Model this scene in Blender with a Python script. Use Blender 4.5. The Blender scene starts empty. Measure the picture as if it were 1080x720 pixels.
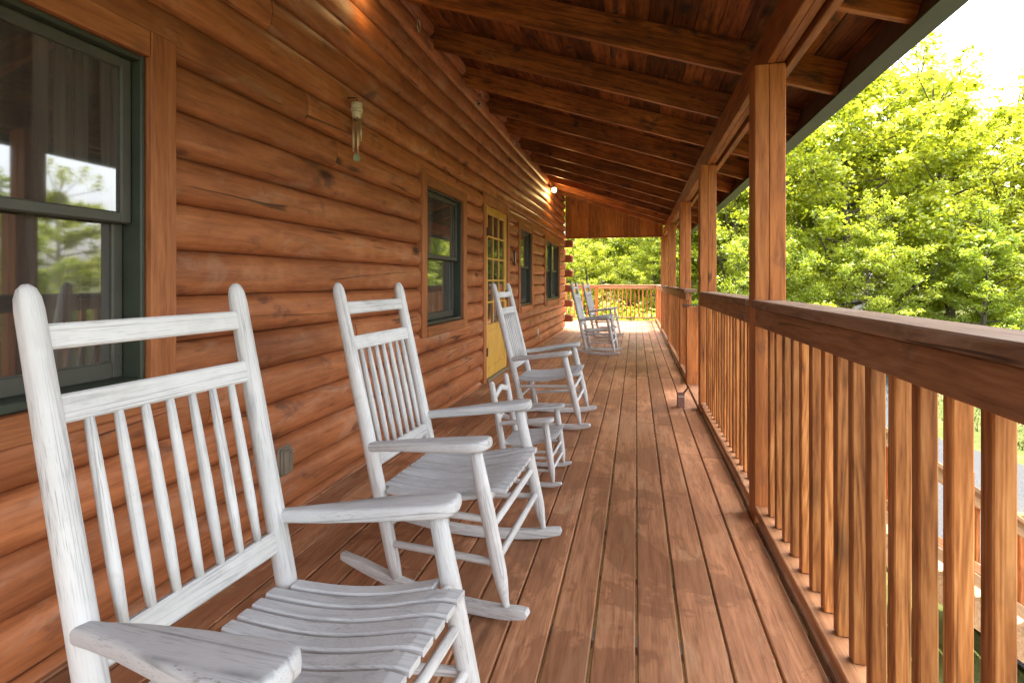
import bpy, bmesh, math, random
import numpy as np
from mathutils import Vector, Matrix
random.seed(7); rng = np.random.default_rng(11)
S = bpy.context.scene
COL = S.collection
PI = math.pi
R = math.radians

# ------------------------------------------------------------------ materials
class NT:
    def __init__(s, name):
        s.m = bpy.data.materials.new(name); s.m.use_nodes = True
        s.t = s.m.node_tree; s.t.nodes.clear()
        s.out = s.t.nodes.new('ShaderNodeOutputMaterial')
    def n(s, typ, **kw):
        d = s.t.nodes.new(typ)
        for k, v in kw.items():
            if k.startswith('i_'):
                d.inputs[k[2:].replace('_', ' ')].default_value = v
            else:
                setattr(d, k, v)
        return d
    def l(s, a, b): s.t.links.new(a, b)
    def math(s, op, a, b=None, c=None, clamp=False):
        d = s.n('ShaderNodeMath', operation=op); d.use_clamp = clamp
        for i, x in enumerate((a, b, c)):
            if x is None: continue
            if isinstance(x, (int, float)): d.inputs[i].default_value = x
            else: s.l(x, d.inputs[i])
        return d.outputs[0]
    def vmath(s, op, a, b):
        d = s.n('ShaderNodeVectorMath', operation=op)
        for i, x in enumerate((a, b)):
            if isinstance(x, (tuple, list)): d.inputs[i].default_value = x
            else: s.l(x, d.inputs[i])
        return d.outputs[0]
    def ramp(s, fac, stops):
        d = s.n('ShaderNodeValToRGB'); e = d.color_ramp.elements
        while len(e) < len(stops): e.new(0.5)
        for el, (p, c) in zip(e, stops):
            el.position = p
            el.color = (c[0], c[1], c[2], 1) if not isinstance(c, (int, float)) else (c, c, c, 1)
        s.l(fac, d.inputs[0]); return d.outputs[0]
    def mix(s, fac, a, b, mode='MIX'):
        d = s.n('ShaderNodeMix', data_type='RGBA', blend_type=mode)
        for sock, x in ((d.inputs[0], fac), (d.inputs[6], a), (d.inputs[7], b)):
            if isinstance(x, (int, float)): sock.default_value = x
            elif isinstance(x, (tuple, list)): sock.default_value = (x[0], x[1], x[2], 1)
            else: s.l(x, sock)
        return d.outputs[2]
    def noise(s, vec, scale, detail=4, rough=.55, dist=0.0):
        d = s.n('ShaderNodeTexNoise'); s.l(vec, d.inputs['Vector'])
        d.inputs['Scale'].default_value = scale; d.inputs['Detail'].default_value = detail
        d.inputs['Roughness'].default_value = rough; d.inputs['Distortion'].default_value = dist
        return d.outputs['Fac']
    def principled(s, col, rough=.6, bump=None, bstr=.3, bdist=.002, spec=.3, metal=0.0):
        p = s.n('ShaderNodeBsdfPrincipled')
        for k, x in (('Base Color', col), ('Roughness', rough)):
            if isinstance(x, (int, float)): p.inputs[k].default_value = x
            elif isinstance(x, (tuple, list)): p.inputs[k].default_value = (x[0], x[1], x[2], 1)
            else: s.l(x, p.inputs[k])
        p.inputs['Specular IOR Level'].default_value = spec
        p.inputs['Metallic'].default_value = metal
        if bump is not None:
            b = s.n('ShaderNodeBump'); b.inputs['Strength'].default_value = bstr
            b.inputs['Distance'].default_value = bdist
            s.l(bump, b.inputs['Height']); s.l(b.outputs[0], p.inputs['Normal'])
        s.l(p.outputs[0], s.out.inputs[0]); return p

def grain_coords(w, axis, stretch=.07):
    tc = w.n('ShaderNodeTexCoord')
    oi = w.n('ShaderNodeObjectInfo')
    at = w.n('ShaderNodeAttribute', attribute_name='rnd')
    r = w.math('ADD', w.math('MULTIPLY', oi.outputs['Random'], 37.3), w.math('MULTIPLY', at.outputs['Fac'], 53.7))
    cx = w.n('ShaderNodeCombineXYZ')
    w.l(r, cx.inputs[0]); w.l(w.math('MULTIPLY', r, 1.7), cx.inputs[1]); w.l(w.math('MULTIPLY', r, 2.3), cx.inputs[2])
    v = w.vmath('ADD', tc.outputs['Object'], cx.outputs[0])
    sc = [1, 1, 1]; sc[axis] = stretch
    vs = w.vmath('MULTIPLY', v, tuple(sc))
    tone = w.math('FRACT', w.math('ADD', w.math('MULTIPLY', oi.outputs['Random'], 7.13), w.math('MULTIPLY', at.outputs['Fac'], 5.77)))
    return v, vs, tone

def wood(name, dark, mid, light, axis=2, rough=.6, knots=.6, blotch=.6, tonevar=.3, spec=.25, grain=1.0, weather=None, streak=.5, bumpd=.0012, crack=0.0, stain=None, smudge=0.0, depth=1.0, bl=.35, stretch=.07):
    w = NT(name)
    v, vs, tone = grain_coords(w, axis, stretch)
    g1 = w.noise(vs, 34, 5, .6, .6)                # fine grain
    g2 = w.noise(vs, 150, 3, .6)                   # fibres
    g3 = w.noise(vs, 9, 3, .5, 1.2)                # broad figure
    ring = w.math('FRACT', w.math('MULTIPLY', g3, 9.0))
    ring = w.math('ABSOLUTE', w.math('SUBTRACT', ring, .5))
    f = w.math('ADD', w.math('MULTIPLY', g1, .75), w.math('MULTIPLY', ring, .45 * streak))
    f = w.math('ADD', f, w.math('MULTIPLY', w.math('SUBTRACT', g2, .5), .35 * grain))
    col = w.ramp(f, [(.5 - .28 / depth, dark), (.5, mid), (.5 + .28 / depth, light)])
    # blotches: worn and stained places of any shape
    b = w.noise(w.vmath('MULTIPLY', v, tuple(bl if i == axis else 1.0 for i in range(3))), 3.2, 5, .62, .4)
    col = w.mix(w.math('MULTIPLY', w.ramp(b, [(.5, 0.0), (.72, 1.0)]), blotch * .55), col, dark)
    col = w.mix(w.math('MULTIPLY', w.ramp(b, [(.28, 1.0), (.45, 0.0)]), blotch * .45), col, light)
    if weather is not None:
        wn = w.noise(w.vmath('MULTIPLY', v, tuple(.3 if i == axis else 1.0 for i in range(3))), 5.5, 6, .68, .8)
        col = w.mix(w.math('MULTIPLY', w.ramp(wn, [(.54, 0.0), (.7, 1.0)]), .6), col, weather)
    if knots:
        vo = w.n('ShaderNodeTexVoronoi', feature='F1')
        w.l(w.vmath('MULTIPLY', v, tuple(.42 if i == axis else 1.0 for i in range(3))), vo.inputs['Vector'])
        vo.inputs['Scale'].default_value = 4.6
        kd = w.math('ADD', vo.outputs['Distance'], w.math('MULTIPLY', w.math('SUBTRACT', g1, .5), .12))
        sel = w.n('ShaderNodeSeparateColor'); w.l(vo.outputs['Color'], sel.inputs[0])
        on = w.math('LESS_THAN', sel.outputs[0], .55)
        k = w.math('MULTIPLY', w.math('MULTIPLY', w.ramp(kd, [(.045, 1.0), (.19, 0.0)]), on), knots)
        col = w.mix(k, col, tuple(c * .32 for c in dark))
    if smudge:
        sm = w.noise(w.vmath('MULTIPLY', v, tuple(.55 if i == axis else 1.0 for i in range(3))), 7.5, 4, .6, .3)
        col = w.mix(w.math('MULTIPLY', w.ramp(sm, [(.60, 0.0), (.70, 1.0)]), smudge), col, tuple(c * .55 + .02 for c in dark))
    if crack:
        cn = w.noise(w.vmath('MULTIPLY', v, tuple(.045 if i == axis else 1.0 for i in range(3))), 6.5, 2, .4, .08)
        ck = w.ramp(w.math('ABSOLUTE', w.math('SUBTRACT', cn, .5)), [(.0025, 1.0), (.0075, 0.0)])
        cm = w.ramp(w.noise(v, 1.9, 2, .5), [(.50, 0.0), (.58, 1.0)])
        ck = w.math('MULTIPLY', ck, cm)
        col = w.mix(w.math('MULTIPLY', ck, crack), col, tuple(c * .22 for c in dark))
    if stain is not None:
        tcw = w.n('ShaderNodeTexCoord')
        sn = w.noise(w.vmath('MULTIPLY', tcw.outputs['Object'], (1.0, .75, 1.0)), 1.7, 7, .62, .5)
        sn2 = w.noise(tcw.outputs['Object'], 38, 4, .7)
        sv = w.math('ADD', sn, w.math('MULTIPLY', w.math('SUBTRACT', sn2, .5), .05))
        col = w.mix(w.math('MULTIPLY', w.ramp(sv, [(.505, 0.0), (.522, 1.0)]), .55), col, stain[0])
        col = w.mix(w.math('MULTIPLY', w.ramp(sv, [(.38, 1.0), (.43, 0.0)]), .35), col, stain[1])
    tv = w.math('ADD', w.math('MULTIPLY', tone, 2 * tonevar), 1 - tonevar)
    col = w.mix(1.0, col, w_comb(w, tv), 'MULTIPLY')
    h = w.math('ADD', g1, w.math('MULTIPLY', g2, .5))
    rr = w.math('ADD', rough - .08, w.math('MULTIPLY', b, .2))
    w.principled(col, rr, h, .55, bumpd, spec)
    return w.m

def w_comb(w, v):
    c = w.n('ShaderNodeCombineXYZ')
    for i in range(3): w.l(v, c.inputs[i])
    return c.outputs[0]

def white_paint(name, rings=15.0, amt=.55, worn=0.0):
    # painted oak: white with fine grey open grain lines
    w = NT(name)
    v, vs, tone = grain_coords(w, 2, .02)
    g3 = w.noise(vs, 12, 2, .4, .4)
    ring = w.math('ABSOLUTE', w.math('SUBTRACT', w.math('FRACT', w.math('MULTIPLY', g3, rings)), .5))
    line = w.ramp(ring, [(.02, 1.0), (.15, 0.0)])
    f1 = w.noise(w.vmath('MULTIPLY', v, (1, 1, .035)), 420, 2, .6)
    fine = w.ramp(f1, [(.53, 0.0), (.66, 1.0)])
    brk = w.noise(w.vmath('MULTIPLY', v, (1, 1, .3)), 16, 4, .65)
    mask = w.ramp(brk, [(.36, .1), (.64, 1.0)])
    k = w.math('MULTIPLY', w.math('MAXIMUM', w.math('MULTIPLY', line, amt), w.math('MULTIPLY', fine, .5)), mask)
    big = w.noise(v, 5, 4, .6)
    col = w.ramp(big, [(.3, (.54, .535, .52)), (.7, (.67, .665, .65))])
    if worn:
        wn = w.noise(w.vmath('MULTIPLY', v, (1, 1, .35)), 8, 4, .6)
        col = w.mix(w.math('MULTIPLY', w.ramp(wn, [(.25, .6), (.7, 1.0)]), worn), col, (.36, .385, .42))
    col = w.mix(k, col, (.12, .12, .125))
    dirt = w.noise(v, 9, 6, .7, .5)
    col = w.mix(w.math('MULTIPLY', w.ramp(dirt, [(.58, 0.0), (.75, 1.0)]), .35), col, (.36, .34, .30))
    chip = w.noise(w.vmath('MULTIPLY', v, (1, 1, .3)), 30, 5, .7)
    col = w.mix(w.math('MULTIPLY', w.ramp(chip, [(.68, 0.0), (.72, 1.0)]), .65), col, (.22, .20, .18))
    tv = w.math('ADD', w.math('MULTIPLY', tone, .12), .90)
    col = w.mix(1.0, col, w_comb(w, tv), 'MULTIPLY')
    h = w.math('SUBTRACT', w.math('MULTIPLY', big, .3), k)
    w.principled(col, .6, h, .35, .0012, .25)
    return w.m

def plain(name, col, rough=.5, spec=.4, metal=0.0, var=.25, scale=12):
    w = NT(name)
    tc = w.n('ShaderNodeTexCoord')
    n = w.noise(tc.outputs['Object'], scale, 5, .6)
    c = w.mix(w.ramp(n, [(.3, 0.0), (.7, 1.0)]), tuple(x * (1 - var) for x in col), tuple(min(1, x * (1 + var)) for x in col))
    w.principled(c, rough, n, .15, .001, spec, metal)
    return w.m

def glass_dark(name, curtain_haze=(.10, .094, .082)):  # curtain tone, lightened to put reflection haze into the pane colour
    w = NT(name)
    tc = w.n('ShaderNodeTexCoord')
    n = w.noise(tc.outputs['Object'], 1.1, 2, .5)
    vs = w.vmath('MULTIPLY', tc.outputs['Object'], (1, 5.0, .15))
    c = w.noise(vs, 3.0, 3, .6)
    col = w.mix(w.ramp(c, [(.4, 0.0), (.65, 1.0)]), tuple(x * .35 for x in curtain_haze), curtain_haze)
    p = w.principled(col, .032, n, .05, .004, .5)
    p.inputs['IOR'].default_value = 2.3
    return w.m

def leafmat(name, c1, c2, c3):
    w = NT(name)
    oi = w.n('ShaderNodeObjectInfo')
    at = w.n('ShaderNodeAttribute', attribute_name='rnd')
    tc = w.n('ShaderNodeTexCoord')
    n = w.noise(tc.outputs['Object'], .55, 3, .6)
    f = w.math('ADD', w.math('MULTIPLY', at.outputs['Fac'], .55), w.math('MULTIPLY', n, .5))
    f = w.math('ADD', f, w.math('MULTIPLY', w.math('SUBTRACT', oi.outputs['Random'], .5), .25))
    col = w.ramp(f, [(.2, c1), (.5, c2), (.8, c3)])
    d = w.n('ShaderNodeBsdfDiffuse'); t = w.n('ShaderNodeBsdfTranslucent'); g = w.n('ShaderNodeBsdfGlossy')
    w.l(col, d.inputs[0])
    w.l(w.mix(1.0, col, (1.75, 1.6, .8), 'MULTIPLY'), t.inputs[0])
    g.inputs['Roughness'].default_value = .45; g.inputs[0].default_value = (.9, .9, .9, 1)
    m = w.n('ShaderNodeMixShader'); m.inputs[0].default_value = .6
    w.l(d.outputs[0], m.inputs[1]); w.l(t.outputs[0], m.inputs[2])
    m2 = w.n('ShaderNodeMixShader'); m2.inputs[0].default_value = .04
    w.l(m.outputs[0], m2.inputs[1]); w.l(g.outputs[0], m2.inputs[2])
    w.l(m2.outputs[0], w.out.inputs[0])
    return w.m

M = {}
M['log'] = wood('stained log siding', (.17, .050, .018), (.43, .150, .055), (.62, .275, .125), axis=1, rough=.5, knots=1.25, blotch=1.0, tonevar=.17, weather=(.46, .28, .18), spec=.3, crack=.95, smudge=.75, streak=.12, grain=.9, depth=.7, bl=.65)
M['log_end'] = wood('stained log end', (.17, .06, .03), (.30, .11, .05), (.40, .17, .08), axis=0, rough=.6)
M['trim'] = wood('stained casing board', (.22, .072, .026), (.40, .145, .052), (.50, .21, .085), axis=2, rough=.5, knots=.8, tonevar=.12, smudge=.4, crack=.5)
M['trim_h'] = wood('stained head casing', (.20, .066, .024), (.37, .135, .05), (.47, .20, .08), axis=1, rough=.5, knots=.6, tonevar=.12, smudge=.4)
M['deck'] = wood('red brown deck board', (.21, .088, .040), (.44, .204, .100), (.56, .305, .170), axis=1, rough=.56, knots=.5, blotch=.6, tonevar=.17, weather=(.50, .32, .18), spec=.35, stain=((.20, .082, .038), (.52, .28, .155)), crack=.4, streak=.35, grain=1.3)
M['joist'] = wood('pale joist', (.4, .28, .16), (.55, .4, .24), (.65, .5, .32), axis=0, knots=.3)
M['post'] = wood('golden brown post', (.22, .066, .018), (.44, .155, .042), (.58, .25, .08), axis=2, rough=.6, knots=.9, blotch=.8, tonevar=.12, smudge=.6, crack=.8, streak=.5)
M['baluster'] = wood('orange brown baluster', (.17, .055, .014), (.46, .175, .048), (.66, .31, .105), axis=2, rough=.6, knots=.6, blotch=.8, tonevar=.34, streak=1.0, smudge=.25, crack=.6, grain=1.6)
M['rail'] = wood('weathered brown rail', (.16, .065, .026), (.33, .152, .066), (.43, .23, .115), axis=1, rough=.65, knots=.8, blotch=.8, tonevar=.12, weather=(.40, .29, .19), smudge=.5, crack=.8, streak=.4)
M['cap'] = wood('greyed rail cap', (.12, .064, .036), (.25, .145, .085), (.35, .23, .145), axis=1, rough=.7, knots=.8, blotch=.8, tonevar=.12, weather=(.36, .30, .24), smudge=.4, crack=.9, streak=.4)
M['rail_x'] = wood('pale brown cross rail', (.22, .115, .055), (.38, .215, .11), (.46, .28, .155), axis=0, rough=.65, knots=.5)
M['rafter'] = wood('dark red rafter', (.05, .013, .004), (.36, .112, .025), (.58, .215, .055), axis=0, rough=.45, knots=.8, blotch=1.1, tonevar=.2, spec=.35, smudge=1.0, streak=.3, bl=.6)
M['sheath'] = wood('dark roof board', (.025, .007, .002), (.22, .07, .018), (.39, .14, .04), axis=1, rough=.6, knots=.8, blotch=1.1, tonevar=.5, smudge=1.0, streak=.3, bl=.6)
M['beam'] = wood('dark red beam', (.12, .034, .010), (.31, .105, .03), (.44, .17, .052), axis=1, rough=.55, knots=.6, tonevar=.08, smudge=.5, streak=.3)
M['gable'] = wood('vertical gable board', (.18, .055, .015), (.42, .15, .038), (.54, .21, .06), axis=2, rough=.55, knots=.7, tonevar=.24, smudge=.4, streak=.4)
M['white'] = white_paint('white painted oak')
M['worn'] = white_paint('greyed white paint of the arms', 5.0, .75, .30)
M['seat'] = white_paint('greyed white paint worn by sitting', 9.0, .38, .38)
M['green'] = plain('dark green window frame', (.042, .052, .036), .45, .4, var=.15)
M['screen_frame'] = plain('grey green sash', (.066, .064, .050), .5, .4, var=.12)
M['glass'] = glass_dark('window glass before hazed curtains')
M['glass_door'] = glass_dark('door glass before dark room', (.06, .055, .045))
M['yellow'] = wood('golden varnished door', (.42, .21, .03), (.62, .36, .065), (.72, .45, .11), axis=2, rough=.4, knots=.3, blotch=.6, tonevar=.06, spec=.5, streak=.8)
M['gutter'] = plain('green painted gutter', (.038, .055, .031), .5, .4, var=.12)
M['fascia'] = plain('grey brown fascia', (.13, .09, .07), .6, .3, var=.2)
M['bronze'] = plain('dull bronze cover', (.23, .20, .15), .45, .5, .3)
M['almond'] = plain('cream plastic plate', (.62, .56, .47), .5, .4, var=.05)
M['metal'] = plain('brushed chime metal', (.62, .52, .34), .35, .5, .7, var=.2)
M['cream'] = plain('cream painted wood', (.60, .55, .40), .6, .3, var=.2, scale=40)
M['sage'] = plain('sage green chime sail', (.24, .29, .17), .6, .3, var=.2, scale=40)
M['dark'] = plain('dark iron', (.03, .026, .022), .5, .4, .3)
M['carton'] = plain('brown pink carton', (.34, .20, .16), .7, .2, var=.2, scale=30)
M['paper'] = plain('white sticker', (.75, .74, .70), .6, .3, var=.05)
M['ink'] = plain('grey print', (.25, .25, .25), .6, .3, var=.05)
M['shingle'] = plain('brown shingle', (.12, .09, .07), .9, .1)
M['concrete'] = plain('foundation block', (.32, .30, .27), .9, .1)
M['stone'] = plain('pale boulder', (.46, .43, .38), .9, .1, var=.3, scale=5)
M['bark'] = wood('tree bark', (.05, .042, .03), (.12, .10, .075), (.2, .17, .13), axis=2, rough=.9, knots=0, tonevar=.15)
M['leaf'] = leafmat('lime leaves', (.24, .31, .03), (.33, .38, .036), (.39, .42, .052))
M['leaf_dark'] = leafmat('green leaves', (.20, .285, .03), (.285, .355, .038), (.35, .395, .05))

def lampmat():
    w = NT('lit frosted lamp glass')
    e = w.n('ShaderNodeEmission'); e.inputs[0].default_value = (1.0, .78, .38, 1); e.inputs[1].default_value = 1.1
    w.l(e.outputs[0], w.out.inputs[0]); return w.m
M['lit'] = lampmat()

def groundmat():
    w = NT('sunlit lawn')
    tc = w.n('ShaderNodeTexCoord'); p = tc.outputs['Object']
    a = w.noise(p, .35, 5, .6, .4); b = w.noise(p, 6, 5, .7); c = w.noise(p, 70, 3, .7)
    col = w.ramp(w.math('ADD', w.math('MULTIPLY', b, .6), w.math('MULTIPLY', c, .4)), [(.3, (.035, .045, .013)), (.52, (.07, .082, .022)), (.72, (.13, .13, .045))])
    col = w.mix(w.ramp(a, [(.52, 0.0), (.68, 1.0)]), col, (.15, .115, .065))
    w.principled(col, .95, c, .6, .02, .1); return w.m
def gravelmat():
    w = NT('grey gravel drive')
    tc = w.n('ShaderNodeTexCoord'); p = tc.outputs['Object']
    a = w.noise(p, 60, 4, .7); b = w.noise(p, .8, 4, .6)
    col = w.ramp(a, [(.3, (.028, .029, .031)), (.55, (.06, .061, .064)), (.75, (.115, .115, .115))])
    col = w.mix(w.math('MULTIPLY', w.ramp(b, [(.5, 0.0), (.7, 1.0)]), .4), col, (.07, .063, .052))
    w.principled(col, .95, a, .6, .01, .1); return w.m
M['soil'] = plain('dark soil', (.11, .085, .06), .95, .05, var=.35, scale=4)
M['lawn'] = groundmat(); M['gravel'] = gravelmat()
def grassmat():
    w = NT('grass blades')
    at = w.n('ShaderNodeAttribute', attribute_name='rnd')
    col = w.ramp(at.outputs['Fac'], [(0, (.04, .052, .013)), (.6, (.085, .10, .025)), (1, (.17, .16, .06))])
    w.principled(col, .8, spec=.15); return w.m
M['grass'] = grassmat()

# ------------------------------------------------------------------ mesh building
class MB:
    def __init__(s): s.v = []; s.f = []; s.r = []; s.sm = []
    def add(s, vs, fs, rnd=None, smooth=False):
        if rnd is None: rnd = random.random()
        o = len(s.v); s.v += [tuple(p) for p in vs]; s.r += [rnd] * len(vs)
        s.f += [tuple(i + o for i in f) for f in fs]; s.sm += [smooth] * len(fs)
    def box(s, x0, x1, y0, y1, z0, z1, b=.003, rnd=None, M4=None):
        lo = (min(x0, x1), min(y0, y1), min(z0, z1)); hi = (max(x0, x1), max(y0, y1), max(z0, z1))
        b = min(b, .45 * min(h - l for h, l in zip(hi, lo)))
        idx = {}; vs = []
        for c in range(8):
            sg = [(c >> i) & 1 for i in range(3)]
            for a in range(3):
                p = []
                for i in range(3):
                    q = hi[i] if sg[i] else lo[i]
                    if i != a: q += -b if sg[i] else b
                    p.append(q)
                idx[c, a] = len(vs); vs.append(p)
        fs = []
        for a in range(3):
            o1, o2 = [i for i in range(3) if i != a]
            for sgn in (0, 1):
                cs = [(sgn << a) | (p << o1) | (q << o2) for p, q in ((0, 0), (1, 0), (1, 1), (0, 1))]
                f = [idx[c, a] for c in cs]
                if (sgn == 0) != (a == 1): f.reverse()
                fs.append(f)
        for a in range(3):                       # edge along axis a
            o1, o2 = [i for i in range(3) if i != a]
            for p in (0, 1):
                for q in (0, 1):
                    c0 = (p << o1) | (q << o2); c1 = c0 | (1 << a)
                    fs.append([idx[c0, o1], idx[c1, o1], idx[c1, o2], idx[c0, o2]])
        for c in range(8): fs.append([idx[c, 0], idx[c, 1], idx[c, 2]])
        if M4 is not None: vs = [M4 @ Vector(p) for p in vs]
        s.add(vs, fs, rnd)
    def tube(s, pts, rad, n=12, caps=True, rnd=None, ecc=None):
        pts = [Vector(p) for p in pts]
        if isinstance(rad, (int, float)): rad = [rad] * len(pts)
        vs = []; up = None
        for i, p in enumerate(pts):
            t = (pts[min(i + 1, len(pts) - 1)] - pts[max(i - 1, 0)]).normalized()
            if up is None:
                a = Vector((1, 0, 0)) if abs(t.x) < .9 else Vector((0, 1, 0))
            else: a = up
            u = (a - t * a.dot(t)).normalized(); w = t.cross(u); up = u
            for k in range(n):
                an = 2 * PI * k / n
                vs.append(p + (u * math.cos(an) + w * math.sin(an)) * rad[i])
        fs = []
        for i in range(len(pts) - 1):
            for k in range(n):
                k2 = (k + 1) % n
                fs.append((i * n + k, i * n + k2, (i + 1) * n + k2, (i + 1) * n + k))
        if caps:
            fs.append(tuple(reversed(range(n)))); fs.append(tuple((len(pts) - 1) * n + k for k in range(n)))
        s.add(vs, fs, rnd, True)
    def build(s, name, mat, parent=None, mw=None, fixn=True):
        me = bpy.data.meshes.new(name)
        me.from_pydata(s.v, [], s.f)
        me.materials.append(mat)
        a = me.attributes.new('rnd', 'FLOAT', 'POINT'); a.data.foreach_set('value', s.r)
        if fixn:
            bm = bmesh.new(); bm.from_mesh(me); bmesh.ops.recalc_face_normals(bm, faces=bm.faces); bm.to_mesh(me); bm.free()
        me.polygons.foreach_set('use_smooth', s.sm)
        o = bpy.data.objects.new(name, me); COL.objects.link(o)
        if parent is not None: o.parent = parent
        if mw is not None: o.matrix_local = mw
        return o

def tag(o, label=None, cat=None, group=None, kind=None):
    if label: o['label'] = label
    if cat: o['category'] = cat
    if group: o['group'] = group
    if kind: o['kind'] = kind
    return o
def empty(name, loc=(0, 0, 0), rz=0.0, **kw):
    o = bpy.data.objects.new(name, None); COL.objects.link(o)
    o.empty_display_size = .1
    o.location = loc; o.rotation_euler = (0, 0, rz); return tag(o, **kw)
def frame(origin, zdir, xhint=(1, 0, 0)):
    z = Vector(zdir).normalized(); x = Vector(xhint); x = (x - z * x.dot(z)).normalized(); y = z.cross(x)
    m = Matrix((x, y, z)).transposed().to_4x4(); m.translation = Vector(origin); return m
FS = Matrix(((0, 0, 1, 0), (1, 0, 0, 0), (0, 1, 0, 0), (0, 0, 0, 1)))  # local (lateral, up, forward) -> chair axes

def stick(name, p0, p1, prof, mat, parent, n=14):
    """round member along local Z; prof = [(t, radius)...]"""
    p0 = Vector(p0); p1 = Vector(p1); L = (p1 - p0).length
    mb = MB(); mb.tube([(0, 0, t * L) for t, r in prof], [r for t, r in prof], n)
    return mb.build(name, mat, parent, frame(p0, p1 - p0, (0, 1, .1)))
def plate(name, outline, thick, mat, parent, mw, bev=.008, thick_axis=1, seg=3, smooth=True):
    """outline of (l, w): l along local Z, w along X (thick_axis 1) or Y (thick_axis 0)"""
    bm = bmesh.new(); vs = []
    for l, w_ in outline:
        vs.append(bm.verts.new((w_, -thick / 2, l) if thick_axis == 1 else (-thick / 2, w_, l)))
    f = bm.faces.new(vs)
    r = bmesh.ops.extrude_face_region(bm, geom=[f])
    d = (0, thick, 0) if thick_axis == 1 else (thick, 0, 0)
    bmesh.ops.translate(bm, vec=d, verts=[e for e in r['geom'] if isinstance(e, bmesh.types.BMVert)])
    bmesh.ops.recalc_face_normals(bm, faces=bm.faces)
    if bev:
        big = [f for f in bm.faces if len(f.verts) > 4]
        es = set(e for f in big for e in f.edges)
        bmesh.ops.bevel(bm, geom=list(es), offset=bev, segments=seg, affect='EDGES', profile=.5)
    big = [f for f in bm.faces if len(f.verts) > 8]
    bmesh.ops.triangulate(bm, faces=big)
    me = bpy.data.meshes.new(name); bm.to_mesh(me); bm.free(); me.materials.append(mat)
    if smooth:
        for p in me.polygons: p.use_smooth = True
        me.set_sharp_from_angle(angle=R(38))
    o = bpy.data.objects.new(name, me); COL.objects.link(o)
    if parent is not None: o.parent = parent
    o.matrix_local = mw; return o

# ------------------------------------------------------------------ measures
XW = -1.70                    # face of the log wall
ZS0, DZ = 0.029, 0.1807       # log seams
YA, YB = -2.0, 13.0           # wall from / to
YE = 16.45                    # deck end
def rafter_z(x): return 2.425 - .326 * (x - .617)

# ------------------------------------------------------------------ ground
def hgt(x, y):
    d = math.hypot(x, y)
    t = min(1, max(0, (d - 15) / 22)); t = t * t * (3 - 2 * t)
    return -2.3 + 2.5 * t * (1 if x > 0 else .6) + .12 * math.sin(x * .31 + 1) * math.sin(y * .27) * min(1, d / 12)
def build_ground():
    mb = MB()
    rings = [0, 2, 4, 6, 8, 10, 12, 14, 16, 18, 20, 23, 26, 30, 35, 42, 55, 80, 130, 250, 500]
    n = 64; vs = [(0, 3, -2.3)]; fs = []
    for r in rings[1:]:
        for k in range(n):
            a = 2 * PI * k / n; x, y = r * math.cos(a), 3 + r * math.sin(a)
            vs.append((x, y, hgt(x, y) if r < 200 else 1.0))
    for k in range(n): fs.append((0, 1 + k, 1 + (k + 1) % n))
    for i in range(len(rings) - 2):
        for k in range(n):
            a, b = 1 + i * n, 1 + (i + 1) * n; k2 = (k + 1) % n
            fs.append((a + k, b + k, b + k2, a + k2))
    mb.add(vs, fs, .5, True)
    tag(mb.build('ground', M['lawn']), kind='structure')
    mb = MB(); vs = []; fs = []                       # the drive follows the ground 3 cm above it
    N = 60
    for i in range(N):
        y = -12 + i * 1.1
        for j in range(7):
            x0 = 3.3 if y < 8 else 3.3 + .02 * (y - 8) ** 1.5
            x1 = 6.45 + .31 * (13.6 - y) if y < 13.6 else 6.45 + .3 * (y - 13.6)
            x1 = min(x1, 9.5) if y < 13.6 else x1
            x1 = max(x1, x0 + 3)
            x = x0 + (x1 - x0) * j / 6 + .12 * math.sin(y * 1.7) * (j in (0, 6))
            vs.append((x, y, hgt(x, y) + .035))
    for i in range(N - 1):
        for j in range(6):
            a = i * 7 + j; fs.append((a, a + 1, a + 8, a + 7))
    mb.add(vs, fs, .5, True)
    tag(mb.build('driveway', M['gravel']), kind='structure')
build_ground()
def build_grass():
    n = 60000
    x = rng.uniform(.9, 26, n); y = rng.uniform(2, 30, n)
    keep = ~((x > 3.2) & (x < 7.6) & (y < 15)) & ~((x < 4.3) & (y > 5.1) & (y < 6.6))
    x = x[keep]; y = y[keep]; n = len(x)
    z = np.array([hgt(a, b) for a, b in zip(x, y)])
    a = rng.uniform(0, 2 * PI, n); h = rng.uniform(.05, .16, n); w_ = rng.uniform(.006, .014, n) * 1.5
    bx, by = np.cos(a) * w_, np.sin(a) * w_; lx, ly = rng.normal(0, .4, n) * h, rng.normal(0, .4, n) * h
    v = np.stack([np.stack([x - bx, y - by, z - .01], 1), np.stack([x + bx, y + by, z - .01], 1), np.stack([x + lx, y + ly, z + h], 1)], 1).reshape(-1, 3)
    me = bpy.data.meshes.new('grass'); me.from_pydata(v.tolist(), [], np.arange(3 * n).reshape(-1, 3).tolist())
    me.attributes.new('rnd', 'FLOAT', 'POINT').data.foreach_set('value', np.repeat(rng.random(n), 3).astype(np.float32))
    me.materials.append(M['grass'])
    o = bpy.data.objects.new('grass', me); COL.objects.link(o); tag(o, kind='stuff', label='sunlit grass growing on the lawn beside the drive')
build_grass()
mb = MB(); vs = []; fs = []                       # bare soil under the deck
for i in range(40):
    for j in range(5):
        x, y = -1.9 + j * .75 + (.12 * math.sin(i * 1.3) if j == 4 else 0), YA - 1 + i * .5; vs.append((x, y, hgt(x, y) + .03))
for i in range(39):
    for j in range(4): a = i * 5 + j; fs.append((a, a + 1, a + 6, a + 5))
mb.add(vs, fs, .5, True); tag(mb.build('soil', M['soil']), kind='structure')

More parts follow.
